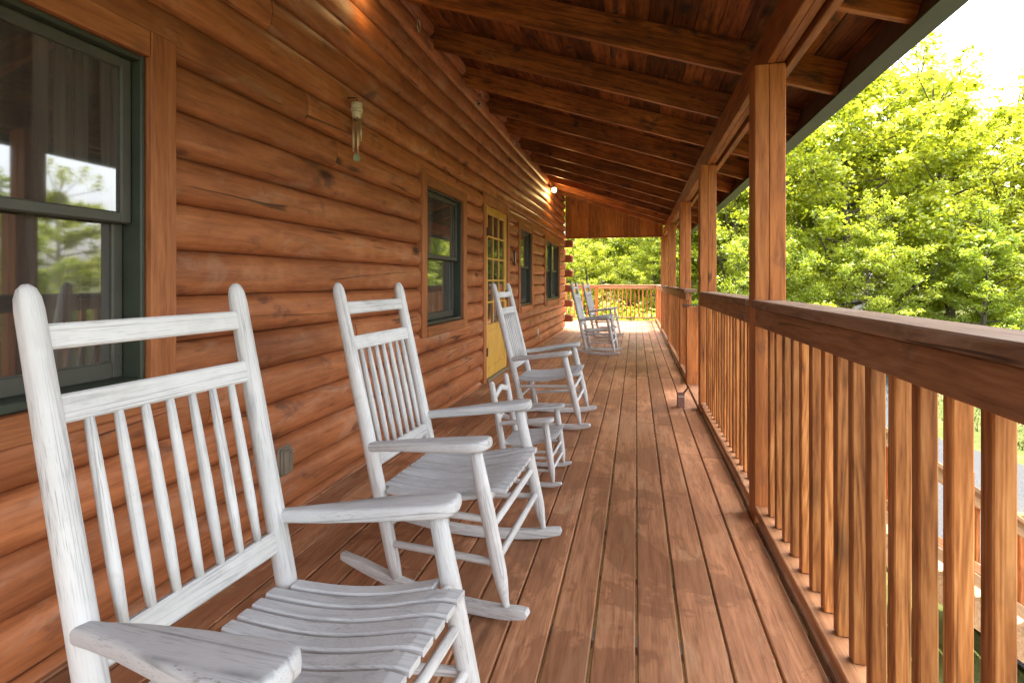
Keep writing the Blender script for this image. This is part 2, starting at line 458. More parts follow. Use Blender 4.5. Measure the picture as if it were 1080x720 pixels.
# ------------------------------------------------------------------ deck
def build_deck():
    mb = MB(); W = .1408
    for k in range(-46, 5):
        xa, xb = k * W, (k + 1) * W
        g0 = .0035
        if k == 3: xb = .5565
        if k == 4: xa, xb = .566, .712
        y0 = YA if k >= -13 else 13.25
        y = y0 - random.uniform(0, 2.4)
        while y < YE + .1:
            L = random.choice((2.44, 3.05, 3.66, 4.27, 4.88)) * random.uniform(.9, 1)
            a, b = max(y, y0), min(y + L, YE + .1)
            if b - a > .05:
                ga, gb = random.uniform(.0030, .0052), random.uniform(.0030, .0052)
                dz = random.uniform(-.0012, .0012)
                mb.box(xa + ga, xb - gb, a + .0015, b - .0015, -.027 + dz, dz, .004)
            y += L
    d = tag(mb.build('deck', M['deck']), kind='structure')
    mb = MB()
    for i in range(46):
        y = YA + .1 + i * .4064
        if y > YE: break
        x0 = -1.75 if y < 13.2 else -6.4
        mb.box(x0, .62, y, y + .038, -.235, -.031, .002)
    mb.build('joist_frame', M['joist'], d)
    mb = MB(); mb.box(.66, .705, YA, YE + .08, -.26, -.0285, .003); mb.box(-6.4, .705, YE + .055, YE + .095, -.26, -.0285, .003)
    mb.build('rim_board', M['rail'], d)
    for y in (.6, 2.86, 5.14, 7.42, 10.1, 12.9, 16.3):
        mb = MB(); mb.box(.52, .655, y - .07, y + .07, -2.5, -.24, .004); mb.build('support_post', M['post'], d)
build_deck()

# ------------------------------------------------------------------ house
house = empty('log_house', (XW, 5.5, 0), label='log house with rounded orange brown siding along the left of the porch', cat='house')
HI = Matrix.Translation((-XW, -5.5, 0))       # parts are modelled in world coordinates
def hp(mb, name, mat, parent=None, sub=False):
    o = mb.build(name, mat, parent or house)
    if not sub: o.matrix_local = HI
    return o
OPEN = [(.49, 1.664, .71, 2.066), (4.03, 5.20, .71, 2.066), (5.827, 7.09, -.1, 2.185), (7.687, 8.82, .71, 2.066), (9.99, 12.06, .71, 2.066)]
def log_wall():
    mb = MB(); np_ = 11
    for k in range(-1, 19):
        z0, z1 = ZS0 + DZ * k, ZS0 + DZ * (k + 1)
        runs = []; cur = YA
        cuts = sorted((o[0] + .012, o[1] - .012) for o in OPEN if o[2] < z1 - .06 and o[3] > z0 + .06)
        # seams with openings partly covering a course are split by height
        for a, b in cuts: runs.append((cur, a)); cur = b
        runs.append((cur, YB))
        for a, b in runs:
            y = a; first = True
            while y < b - .01:
                L = random.uniform(2.6, 5.2) if not (first and random.random() < .5) else random.uniform(.8, 2.4)
                first = False
                e = min(b, y + L)
                if b - e < .5: e = b
                ns = max(2, int((e - y) / .22)); vs = []; fs = []
                dx = random.uniform(-.003, .003); ph = random.uniform(0, 9); am = random.uniform(.0008, .0028)
                for i in range(ns + 1):
                    yy = y + (e - y) * i / ns
                    yy = min(max(yy, y + .001), e - .001)
                    wob = am * math.sin(yy * 1.9 + ph) + am * .6 * math.sin(yy * 5.3 + ph * 2)
                    for j in range(np_):
                        t = -1 + 2 * j / (np_ - 1)
                        prof = (1 - abs(t) ** 2.5) ** .6
                        vs.append((XW - .046 + .046 * prof + (dx + wob) * prof, yy, (z0 + z1) / 2 + t * (DZ / 2 - .0012) + wob * .4))
                    vs.append((XW - .16, yy, z1)); vs.append((XW - .16, yy, z0))
                m = np_ + 2
                for i in range(ns):
                    for j in range(m):
                        j2 = (j + 1) % m
                        fs.append((i * m + j, i * m + j2, (i + 1) * m + j2, (i + 1) * m + j))
                fs.append(tuple(range(m))); fs.append(tuple(ns * m + q for q in reversed(range(m))))
                mb.add(vs, fs, random.random(), True)
                y = e
    o = hp(mb, 'log_wall', M['log'])
    o.data.set_sharp_from_angle(angle=R(50))
log_wall()
# body of the house behind the logs, and the wall round the corner with its crossing logs
mb = MB(); mb.box(-9, XW - .17, YA, YB - .01, -2.6, 3.3, .01); hp(mb, 'rear_wall', M['log'])
mb = MB(); mb.box(XW - .16, XW - .02, YA, YB - .02, -2.6, -.16, .01); hp(mb, 'foundation', M['concrete'])
for k in range(9):
    z = .27 + .3667 * k
    if z > 2.15: break
    mb = MB(); mb.box(XW - .14, XW + .185, 13.0 + .004, 13.19, z - .088, z + .088, .025); hp(mb, 'log_end', M['log_end'])
    mb = MB(); mb.box(XW - .19, XW - .03, 13.003, 13.42, z + .1, z + .27, .025); hp(mb, 'log_end', M['log_end'])

def window(y0, y1, z0, z1, double=False, sticker=False):
    c = .108                                    # casing width
    xo, xi = XW + .012, XW - .15
    fr = MB()                                   # green outer frame = the window object
    a0, a1, b0, b1 = y0 + c, y1 - c, z0 + .088, z1 - .092
    t = .020
    fr.box(xi, XW - .012, a0 + .002, a0 + t, b0, b1, .004); fr.box(xi, XW - .012, a1 - t, a1 - .002, b0, b1, .004)
    fr.box(xi, XW - .014, a0 + t, a1 - t, b1 - t, b1 - .002, .004)
    fr.box(xi, XW - .006, a0 + t, a1 - t, b0 + .002, b0 + t + .012, .004)
    bays = [(a0 + t, a1 - t)]
    if double:
        m = (a0 + a1) / 2; fr.box(xi, XW - .02, m - .045, m + .045, b0 + t + .012, b1 - t, .004)
        bays = [(a0 + t, m - .045), (m + .045, a1 - t)]
    W = hp(fr, 'window', M['green'])
    cs = MB()
    cs.box(XW - .06, xo, y0, y0 + c, z0, z1, .004); hp(cs, 'side_casing', M['trim'], W, True)
    cs = MB(); cs.box(XW - .06, xo, y1 - c, y1, z0, z1, .004); hp(cs, 'side_casing', M['trim'], W, True)
    cs = MB()
    cs.box(XW - .06, xo - .002, y0 + c + .001, y1 - c - .001, z1 - .092, z1, .004)
    hp(cs, 'head_casing', M['trim_h'], W, True)
    cs = MB(); cs.box(XW - .06, xo + .012, y0 + c + .001, y1 - c - .001, z0, z0 + .087, .004)
    hp(cs, 'sill', M['trim_h'], W, True)
    zm = 1.395
    for (u0, u1) in bays:
        up = MB(); s = .042                       # upper sash (outer track), lower sash (inner)
        for (x0, x1, q0, q1, bot, top) in ((XW - .085, XW - .05, zm - .02, b1 - t, .038, .04), (XW - .125, XW - .088, b0 + t + .012, zm + .018, .06, .036)):
            mbx = MB()
            mbx.box(x0, x1, u0 + .002, u0 + s, q0, q1, .005); mbx.box(x0, x1, u1 - s, u1 - .002, q0, q1, .005)
            mbx.box(x0 + .002, x1 + .002, u0 + s, u1 - s, q0, q0 + bot, .005); mbx.box(x0 + .002, x1 + .002, u0 + s, u1 - s, q1 - top, q1, .005)
            hp(mbx, 'sash', M['screen_frame'] if not double else M['green'], W, True)
            g = MB(); g.box((x0 + x1) / 2 - .003, (x0 + x1) / 2 + .003, u0 + s - .004, u1 - s + .004, q0 + bot - .004, q1 - top + .004, .0005)
            hp(g, 'pane', M['glass'], W, True)
        bk = MB(); bk.box(xi - .012, xi - .004, u0 - .03, u1 + .03, b0, b1, .001); hp(bk, 'blind', M['screen_frame'], W, True)
    if sticker:
        st = MB(); st.box(XW - .0865, XW - .0855, 1.02, 1.108, .872, .902, .0002); hp(st, 'sticker', M['paper'], W, True)
    return W
for i, o in enumerate(OPEN):
    if i != 2: window(*o, double=(i == 4))

def door():
    y0, y1, z0, z1 = OPEN[2]; z0 = .001
    cs = MB(); cs.box(XW - .07, XW + .012, y0, y0 + .105, z0, z1, .004); cs.box(XW - .07, XW + .012, y1 - .105, y1, z0, z1, .004)
    cs.box(XW - .07, XW + .01, y0 + .106, y1 - .106, z1 - .108, z1, .004)
    a0, a1 = y0 + .112, y1 - .112; x0, x1 = XW - .045, XW - .008
    d = MB(); s = .105
    d.box(x0, x1, a0, a0 + s, .03, z1 - .112, .004); d.box(x0, x1, a1 - s, a1, .03, z1 - .112, .004)
    d.box(x0, x1 - .001, a0 + s, a1 - s, z1 - .112 - .1, z1 - .112, .004); d.box(x0, x1 - .001, a0 + s, a1 - s, .03, .16, .004); d.box(x0, x1 - .001, a0 + s, a1 - s, .58, .66, .004)
    D = hp(d, 'door', M['yellow'])
    hp(cs, 'casing', M['trim'], D, True)
    p = MB(); p.box(x0 + .008, x1 - .012, a0 + s - .004, a1 - s + .004, .155, .585, .003); hp(p, 'panel', M['yellow'], D, True)
    m = MB(); g0, g1, h0, h1 = a0 + s, a1 - s, .66, z1 - .212
    for i in (1, 2): q = g0 + (g1 - g0) * i / 3; m.box(x0 + .004, x1 - .004, q - .011, q + .011, h0, h1, .003)
    for j in range(1, 5): q = h0 + (h1 - h0) * j / 5; m.box(x0 + .005, x1 - .003, g0, g1, q - .011, q + .011, .003)
    hp(m, 'muntin', M['yellow'], D, True)
    g = MB(); g.box(x0 + .012, x0 + .018, g0 - .004, g1 + .004, h0 - .004, h1 + .004, .0005); hp(g, 'pane', M['glass_door'], D, True)
    for z in (.35, 1.75):
        h = MB(); h.box(XW - .012, XW + .018, a0 - .022, a0 + .03, z - .045, z + .045, .003); h.tube([(XW + .016, a0 + .004, z - .05), (XW + .016, a0 + .004, z + .05)], .007, 8)
        hp(h, 'hinge', M['dark'], D, True)
    h = MB(); h.box(x1 - .002, x1 + .008, a1 - .075, a1 - .035, .92, 1.06, .003); h.tube([(x1 + .05, a1 - .055, 1.0), (x1, a1 - .055, 1.0)], .009, 8); h.tube([(x1 + .05, a1 - .055, 1.0), (x1 + .045, a1 - .16, 1.0)], .008, 8)
    hp(h, 'handle', M['dark'], D, True)
    th = MB(); th.box(XW - .05, XW + .03, a0, a1, .001, .026, .004); hp(th, 'threshold', M['bronze'], D, True)
door()

# ------------------------------------------------------------------ porch roof
roof = empty('porch_roof', (-.5, 5.5, 2.4), label='sloping dark red timber roof over the porch with green gutter', cat='roof')
RI = Matrix.Translation((.5, -5.5, -2.4))
def rp(mb, name, mat):
    o = mb.build(name, mat, roof); o.matrix_local = RI; return o
sl = math.atan(.326)
def slope_m(y):
    # local X runs down the slope, Z square to it; origin on the rafter's under edge at the beam
    m = Matrix.Rotation(sl, 4, 'Y'); m.translation = (.617, y, 2.425); return m
RAFT = [4.33 + .885 * k for k in range(-7, 10)]
for i, y in enumerate(RAFT):
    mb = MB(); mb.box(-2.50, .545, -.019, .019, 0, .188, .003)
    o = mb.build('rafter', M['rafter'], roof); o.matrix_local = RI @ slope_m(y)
mb = MB()                                       # sheathing boards running along the porch
sx = -5.2
while sx < .60:
    w_ = random.uniform(.135, .15)
    y = YA - random.uniform(0, 3)
    while y < 13.10:
        L = random.choice((3.05, 3.66, 4.27)); a, b = max(YA, y), min(y + L, 13.10)
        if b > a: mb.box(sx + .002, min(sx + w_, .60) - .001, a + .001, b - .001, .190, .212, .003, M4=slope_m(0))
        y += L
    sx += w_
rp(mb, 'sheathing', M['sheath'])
mb = MB(); mb.box(-5.25, .625, YA - .05, 13.12, .2145, .235, .002, M4=slope_m(0)); rp(mb, 'shingles', M['shingle'])
mb = MB()
for x0, x1, z0 in ((.617, .655, 2.228), (.657, .700, 2.232), (.708, .748, 2.205)):
    mb.box(x0, x1, YA, 13.05, z0, rafter_z(x1) - .002, .004)
rp(mb, 'beam', M['beam'])
mb = MB(); mb.box(.548, .574, YA, 13.12, -.002, .189, .003, M4=slope_m(0)); rp(mb, 'fascia', M['fascia'])
mb = MB()                                       # gutter: an ogee trough
P = [(1.170, 2.335), (1.168, 2.236), (1.108, 2.232), (1.108, 2.222), (1.215, 2.222), (1.228, 2.240), (1.232, 2.262), (1.245, 2.285), (1.250, 2.330), (1.262, 2.338)]
th = [(x + (.004 if i < 4 else -.004), z + .004) for i, (x, z) in enumerate(P)]
prof = P + th[::-1]
vs = [(x, YA - .05, z) for x, z in prof] + [(x, 13.12, z) for x, z in prof]; n = len(prof)
mb.add(vs, [(i, (i + 1) % n, n + (i + 1) % n, n + i) for i in range(n)], .5)
rp(mb, 'gutter', M['gutter'])
# gable closing the far end
mb = MB(); x = XW + .002
while x < .612:
    w_ = random.uniform(.13, .15); x1 = min(x + w_, .612)
    zt = [rafter_z(x) + .18, rafter_z(x1) + .18]
    vs = [(x + .001, 13.005, 2.24), (x1 - .001, 13.005, 2.24), (x1 - .001, 13.005, zt[1]), (x + .001, 13.005, zt[0])]
    vs += [(a, 13.03, c) for a, b, c in vs]
    mb.add(vs, [(0, 1, 2, 3), (7, 6, 5, 4), (0, 4, 5, 1), (1, 5, 6, 2), (2, 6, 7, 3), (3, 7, 4, 0)])
    x = x1
rp(mb, 'gable_board', M['gable'])
mb = MB(); mb.box(XW + .002, .612, 12.985, 13.05, 2.225, 2.255, .004); rp(mb, 'gable_rail', M['beam'])

# ------------------------------------------------------------------ posts
PX0, PX1 = .563, .703
def post(yc, label, top=2.226, bottom=-.24):
    e = empty('porch_post', (.633, yc, 0), label=label, cat='post', group='square timber posts holding up the porch roof')
    mb = MB(); q = random.uniform(-.006, .006); mb.box(-.07, q - .0008, -.07, .07, bottom, top, .0035, rnd=.1); mb.box(q + .0008, .07, -.0695, .0695, bottom, top, .0035, rnd=.37); mb.build('shaft', M['post'], e); return e
post(.58, 'square timber post beside the camera, hidden at the right of the porch')
post(2.86, 'thick square timber post in the foreground carrying the beam')
post(5.14, 'square timber post at the near side of the stair opening')
post(7.42, 'slim looking square post just behind the short newel with the chain')
post(10.12, 'square timber post standing just in front of the gable corner post')
post(12.88, 'square timber corner post under the gable at the far end of the roof')

def railing(y0, y1, label, n=None, ys=None):
    L = y1 - y0
    e = empty('porch_railing', (.62, (y0 + y1) / 2, 0), label=label, cat='railing', group='wooden railing sections along the porch edge')
    h = L / 2 - .002
    mb = MB(); mb.box(-.075, .072, -h, h, 1.044, 1.081, .005); mb.build('top_cap', M['cap'], e)
    mb = MB(); mb.box(-.057, -.019, -h, h, .955, 1.0425, .004); mb.build('top_rail', M['rail'], e)
    mb = MB(); mb.box(-.058, .034, -h, h, .041, .079, .004); mb.build('bottom_rail', M['rail'], e)
    if ys is None:
        n = n or max(2, round(L / .118) - 1)
        ys = [y0 + L * (i + 1) / (n + 1) for i in range(n)]
    proto = None
    for y in ys:
        if proto is None:
            mb = MB(); mb.box(-.0185, .0185, -.0185, .0185, .0805, 1.0425, .003, rnd=0); o = mb.build('baluster', M['baluster'], e); proto = o
        else:
            o = proto.copy(); COL.objects.link(o); o.parent = e
        o.location = (.0015, y - (y0 + y1) / 2, 0); o.rotation_euler = (random.uniform(-.004, .004), random.uniform(-.003, .003), random.uniform(-.03, .03))
    return e
b0 = 1.1065
near = [b0 + .1215 * i for i in range(-3, 14)]
railing(.65, 2.79, 'nearest brown railing section with its wide cap running out of frame', ys=near)
railing(2.93, 5.07, 'railing section between foreground post and stair opening post')
railing(6.53, 7.35, 'short railing section between newel and the slim post')
railing(7.49, 10.05, 'far railing section left of the slim post behind the newel')
railing(10.19, 12.81, 'far railing section under the last bay of the roof')
railing(12.95, 16.36, 'farthest side railing section on the sunlit open deck')
# end post and end railing
e = empty('railing_post', (.633, 16.43, 0), label='short corner post where the side and end railings meet', cat='post')
mb = MB(); mb.box(-.07, .07, -.065, .065, -.25, 1.043, .005, rnd=0); mb.build('shaft', M['post'], e)
e = empty('railing_post', (-1.18, 16.43, 0), label='short post in the middle of the end railing behind the far chairs', cat='post')
mb = MB(); mb.box(-.05, .05, -.05, .05, -.25, 1.043, .005, rnd=0); mb.build('shaft', M['post'], e)
def end_railing(x0, x1, label):
    e = empty('end_railing', ((x0 + x1) / 2, 16.43, 0), label=label, cat='railing', group='railing across the far end of the deck')
    h = (x1 - x0) / 2 - .002
    mb = MB(); mb.box(-h, h, -.072, .072, 1.044, 1.081, .005); mb.build('top_cap', M['rail_x'], e)
    mb = MB(); mb.box(-h, h, -.057, -.02, .955, 1.0425, .004); mb.build('top_rail', M['rail_x'], e)
    mb = MB(); mb.box(-h, h, -.045, .045, .06, .098, .004); mb.build('bottom_rail', M['rail_x'], e)
    n = round((x1 - x0) / .125) - 1; proto = None
    for i in range(n):
        if proto is None:
            mb = MB(); mb.box(-.0185, .0185, -.0185, .0185, .099, 1.0425, .003, rnd=0); o = mb.build('baluster', M['baluster'], e); proto = o
        else: o = proto.copy(); COL.objects.link(o); o.parent = e
        o.location = (-h + 2 * h * (i + 1) / (n + 1), .001, 0)
end_railing(-1.128, .561, 'pale railing across the far end of the deck behind the chairs')
end_railing(-4.6, -1.232, 'pale end railing running on behind the house corner')

# ------------------------------------------------------------------ stairs
SX, SM = .72, .69
st = empty('porch_stairs', (SX, 5.83, 0), label='wooden stairs going down from the opening in the railing', cat='stairs')
for i in range(12):
    z = -.185 * (i + 1); x = .268 * i
    if z < -2.25: break
    mb = MB(); mb.box(x + .005, x + .292, -.585, .585, z - .038, z, .005); mb.build('tread', M['rail_x'], st)
for y in (-.56, .56):
    o = plate('stringer', [(.0, -.05), (3.35, -2.36), (2.95, -2.36), (.0, -.34)], .038, M['rail_x'], st, Matrix.Translation((0, y, 0)) @ Matrix(((0, 0, 1, 0), (1, 0, 0, 0), (0, 1, 0, 0), (0, 0, 0, 1))), 0, thick_axis=0, smooth=False)
def stair_rail(y, label):
    e = empty('stair_railing', (SX, y, 0), label=label, cat='railing', group='sloping railings of the porch stairs')
    an = math.atan(SM); L = 3.0 / math.cos(an)
    m = Matrix.Rotation(an, 4, 'Y')
    mb = MB(); mb.box(0, L, -.07, .07, -.019, .019, .005); o = mb.build('handrail', M['rail_x'], e); o.matrix_local = Matrix.Translation((.0, 0, .845)) @ m
    mb = MB(); mb.box(0, L, -.019, .019, -.045, .045, .004); o = mb.build('upper_rail', M['rail_x'], e); o.matrix_local = Matrix.Translation((.0, 0, .760)) @ m
    mb = MB(); mb.box(0, L, -.019, .019, -.045, .045, .004); o = mb.build('lower_rail', M['rail_x'], e); o.matrix_local = Matrix.Translation((.0, 0, .09)) @ m
    pr = None
    for i in range(21):
        x = .12 + i * .137
        if pr is None:
            mb = MB(); mb.box(-.0185, .0185, -.0185, .0185, -.05, .75, .003, rnd=0); o = mb.build('baluster', M['baluster'], e); pr = o
        else: o = pr.copy(); COL.objects.link(o); o.parent = e
        o.location = (x, .0395, -SM * x)
    for x in (1.95, 3.05):
        mb = MB(); mb.box(-.045, .045, -.045, .045, -.25 if x < 2 else -.3, .95, .005, rnd=0); o = mb.build('post', M['post'], e); o.location = (x, -.068, -SM * x)
stair_rail(5.235, 'near sloping stair railing seen between the foreground balusters')
stair_rail(6.42, 'far sloping stair railing that starts at the short newel')
e = empty('newel_post', (.633, 6.45, 0), label='short orange newel post beside the stair opening with chain on top', cat='post')
mb = MB(); mb.box(-.07, .07, -.068, .068, -.25, .885, .006, rnd=0); mb.build('shaft', M['post'], e)
mb = MB()                                        # chain looped over the newel
for i in range(26):
    a = 2 * PI * i / 26
    c = Vector((.633 + .105 * math.cos(a), 6.45 + .1 * math.sin(a), .893 + .012 * math.sin(3 * a)))
    t = Vector((-math.sin(a), math.cos(a), 0)); n_ = Vector((0, 0, 1)) if i % 2 else Vector((math.cos(a), math.sin(a), 0))
    mb.tube([c + t * .018 * math.cos(b) + n_ * .010 * math.sin(b) for b in [2 * PI * j / 10 for j in range(11)]], .0035, 6, False)
for i in range(16):
    a = i / 15
    c = Vector((.72, 6.42 - 1.25 * a * .12, .88 - .16 * a)); t = Vector((0, -.2, -1)).normalized(); n_ = Vector((1, 0, 0)) if i % 2 else Vector((0, 1, 0))
    mb.tube([c + t * .016 * math.cos(b) + n_ * .010 * math.sin(b) for b in [2 * PI * j / 10 for j in range(11)]], .0035, 6, False)
tag(mb.build('chain', M['dark']), 'dark chain looped over the top of the short newel', 'chain')

# ------------------------------------------------------------------ rocking chairs
ROD = [(0, .8), (.03, 1), (.5, 1.08), (.97, 1), (1, .8)]
def rod(name, p0, p1, r, parent, n=12):
    return stick(name, p0, p1, [(t, r * k) for t, k in ROD], M['white'], parent, n)
def lerp(a, b, t): return tuple(x + (y - x) * t for x, y in zip(a, b))
def make_chair(label, child=False):
    e = empty('rocking_chair', label=label, cat='rocking chair', group=None if child else 'full size white rocking chairs along the porch')
    if child:
        top = (-.375, .585, .150); foot = (-.275, .036, .150); ft = (-.045, .372, .176); fb = (0, .036, .176)
        rr, fr = .019, .018; Rk = 1.0; s0 = -.14
        k = .62
    else:
        top = (-.703, 1.168, .247); foot = (-.452, .055, .236); ft = (-.116, .592, .300); fb = (0, .053, .300)
        rr, fr = .0255, .025; Rk = 1.75; s0 = -.22
        k = 1.0
    P3 = lambda q, sg: (q[0], sg * q[2], q[1])
    pt = lambda z, A, B: lerp(A, B, (z - A[1]) / (B[1] - A[1]))
    for sg in (-1, 1):
        stick('back_post', P3(foot, sg), P3(top, sg), [(0, rr * .8), (.06, rr * .98), (.3, rr * 1.06), (.7, rr * 1.0), (.955, rr * .9), (.975, rr * .82), (.99, rr * .6), (.998, rr * .25)], M['white'], e, 18)
        stick('front_leg', P3(fb, sg), P3(ft, sg), [(0, fr * .48), (.03, fr * .5), (.16, fr * .92), (.22, fr * 1.02), (.6, fr * 1.05), (1, fr * .9)], M['white'], e, 18)
        # rocker
        hR = .042 * (k if child else 1); f0 = .075 * k; b0_ = -.715 if not child else -.44
        bot, tp = [], []
        N = 22
        for i in range(N + 1):
            s = b0_ + (f0 - b0_) * i / N
            z = Rk - math.sqrt(Rk * Rk - (s - s0) ** 2)
            hh = hR * (1 if i > 2 else .62 + .13 * i)
            if i >= N - 1: z += .004 * (i - N + 2); hh = hR * (.93 if i == N - 1 else .72)
            bot.append((s, z + .001)); tp.append((s, z + hh))
        out = bot + [(f0 + .008 * k, (bot[-1][1] + tp[-1][1]) / 2)] + tp[::-1]
        w_ = lerp(fb, foot, .5)[2]
        # rocker turned slightly so that it carries both legs
        yaw = math.atan2(sg * (fb[2] - foot[2]), fb[0] - foot[0])
        mm = Matrix.Translation((0, sg * fb[2], 0)) @ Matrix.Rotation(yaw, 4, 'Z') @ FS
        plate('rocker', out, .036 * (k if child else 1), M['white'], e, mm, .006, thick_axis=0, seg=2)
        # arm
        Lr = (-.565, .541) if not child else (-.345, .338)
        Lf = (-.052, .612) if not child else (.005, .392)
        L = math.hypot(Lf[0] - Lr[0], Lf[1] - Lr[1]); pit = math.atan2(Lf[1] - Lr[1], Lf[0] - Lr[0])
        inn = [(0, -.014), (.12, -.020), (.3, -.034), (.55, -.044), (.78, -.050), (.90, -.052), (.96, -.046), (.99, -.030)]
        outr = [(1.0, 0), (.99, .034), (.96, .052), (.90, .062), (.78, .058), (.55, .044), (.3, .026), (.12, .018), (0, .016)]
        ol = [(a * L, sg * b * (k if child else 1)) for a, b in inn + outr]
        wr = pt(Lr[1], foot, top)[2]
        ya = math.atan2(sg * (ft[2] - wr), Lf[0] - Lr[0])
        mm = Matrix.Translation((Lr[0], sg * (wr + (.008 if not child else .004)), Lr[1])) @ Matrix.Rotation(ya, 4, 'Z') @ Matrix.Rotation(-pit, 4, 'Y') @ FS
        plate('arm', ol, .036 * (k if child else 1), M['worn'], e, mm, .011 * (k if child else 1), thick_axis=1, seg=3)
        # side rungs
        zs = (.345, .20) if not child else (.17, .10)
        for z in zs:
            rod('rung', P3(pt(z - .02, foot, top), sg), P3(pt(z, fb, ft), sg), .0125 * k, e)
    # front rungs, seat rods
    for z in ((.315, .21) if not child else (.165, .10)):
        q = pt(z, fb, ft); rod('rung', (q[0], -q[2], z), (q[0], q[2], z), .0125 * k, e)
    zf, zr = (.408, .352) if not child else (.262, .205)
    q = pt(zf, fb, ft); rod('seat_rod', (q[0], -q[2], zf), (q[0], q[2], zf), .0145 * k, e)
    q2 = pt(zr, foot, top); rod('seat_rod', (q2[0], -q2[2], zr), (q2[0], q2[2], zr), .0145 * k, e)
    q3 = pt(.24 * k, foot, top); rod('rung', (q3[0], -q3[2], .24 * k), (q3[0], q3[2], .24 * k), .0125 * k, e)
    # seat: slats running front to back, dished
    sr, sf = q2[0] - .005, q[0] + .058 * k
    mb = MB(); ns = 11 if not child else 9; NP = 16
    for i in range(ns):
        lat = -1 + 2 * (i + .5) / ns
        r_ = random.random(); vs = []; fs = []
        back = sr if abs(lat) < .80 else sr + .035 * k
        frt = sf if abs(lat) < .86 else q[0] - fr - .004
        lift = .004 * abs(lat) ** 2 + random.uniform(-.0008, .0008)
        wf, wb = (fb[2] + .012) * 2 / ns, (q2[2] + .010) * 2 / ns
        for j in range(NP + 1):
            t = j / NP; s = back + (frt - back) * t
            tg = (s - sr) / (sf - sr)
            z0_, z1_ = zr + .015 * k, zf + .016 * k
            z = z0_ + (z1_ - z0_) * tg - .026 * k * math.sin(PI * min(1, tg * 1.08)) ** 1.0
            if tg > .8: z -= .007 * k * ((tg - .8) / .2) ** 2
            wd = (wb + (wf - wb) * tg); c = lat * ns / 2 * wd; h_ = wd / 2 - .0050 * (1 if not child else .7)
            th_ = .017 * k; z += lift
            for (dx, dz) in ((-h_, .003), (-h_ + .003, 0), (h_ - .003, 0), (h_, .003), (h_, th_ - .004), (h_ - .004, th_), (-h_ + .004, th_), (-h_, th_ - .004)):
                vs.append((c + dx, z + dz, s))
        for j in range(NP):
            for m in range(8): fs.append((j * 8 + m, j * 8 + (m + 1) % 8, (j + 1) * 8 + (m + 1) % 8, (j + 1) * 8 + m))
        fs.append(tuple(range(8))); fs.append(tuple(NP * 8 + m for m in range(8)))
        mb.add(vs, fs, r_, False)
    mb.build('seat', M['seat'], e, FS)
    # back
    up = (Vector(P3(top, 1)) - Vector(P3(foot, 1))); up.y = 0; up.normalize()
    def back_board(name, d, hgt_, th_, shape=None, bow=0):
        # d measured down the post from its top
        t = 1 - d / (math.hypot(top[0] - foot[0], top[1] - foot[1]))
        c = lerp(foot, top, t); w_ = c[2] - rr * .5
        mw = frame((c[0], 0, c[1]), (0, 1, 0), up)
        if shape is None:
            mb = MB(); mb.box(-hgt_ / 2, hgt_ / 2, -th_ / 2, th_ / 2, -w_, w_, .005, rnd=0); return mb.build(name, M['white'], e, mw), c
        return plate(name, [(l * w_, h) for l, h in shape], th_, M['white'], e, mw, .005, 1, 2), c
    if not child:
        back_board('head_rail', .105, .050, .020)
        o, c1 = back_board('comb_rail', .245, .056, .022)
        o, c2 = back_board('lower_rail', .700, .056, .024)
        for i in range(7):
            f = -1 + 2 * (i + 1) / 8
            a = Vector((c2[0], f * (c2[2] - .012), c2[1])) + up * .026; b = Vector((c1[0], f * (c1[2] - .012), c1[1])) - up * .026
            stick('spindle', a, b, [(0, .0095), (.25, .0122), (.5, .0125), (.8, .011), (1, .009)], M['white'], e, 12)
    else:
        bow = [(-1, -.012), (-.7, -.020), (-.35, -.006), (0, .004), (.35, -.006), (.7, -.020), (1, -.012), (1, .016), (.7, .012), (.35, .030), (0, .040), (-.35, .030), (-.7, .012), (-1, .016)]
        back_board('ladder_slat', .085, .05, .016, bow)
        back_board('ladder_slat', .215, .05, .016, bow)
    return e
def place(e, x, y, yaw, pit, s0=-.25):
    e.location = (x, y, 0)
    # rock about the middle of the rocker's arc
    Rk = 1.75
    m = Matrix.Translation((x, y, 0)) @ Matrix.Rotation(yaw, 4, 'Z') @ Matrix.Translation((-.22, 0, Rk)) @ Matrix.Rotation(-pit, 4, 'Y') @ Matrix.Translation((.22, 0, -Rk))
    e.matrix_local = m
def dup_chair(src, label):
    c = src.copy(); COL.objects.link(c); c['label'] = label
    for ch in src.children:
        d = ch.copy(); COL.objects.link(d); d.parent = c
    return c
ch = make_chair('nearest white rocking chair, in the left foreground before the big window')
c2_ = dup_chair(ch, 'second white rocking chair from the camera, just behind the nearest one')
c3_ = dup_chair(ch, 'white rocking chair standing in front of the yellow door')
c4_ = dup_chair(ch, 'far white rocking chair by the log ends, nearer of that pair')
c5_ = dup_chair(ch, 'farthest white rocking chair, last before the sunlit deck')
place(ch, -.403, .958, -.076, .003)
place(c2_, -.421, 2.073, -.0436, 0)
place(c3_, -.455, 4.463, -.007, .018)
place(c4_, -.32, 8.838, -.043, 0)
place(c5_, -.371, 11.388, -.122, 0)
kid = make_chair('small child size white rocking chair between two full size chairs', True)
kid.matrix_local = Matrix.Translation((-.45, 3.152, 0)) @ Matrix.Rotation(-.035, 4, 'Z')

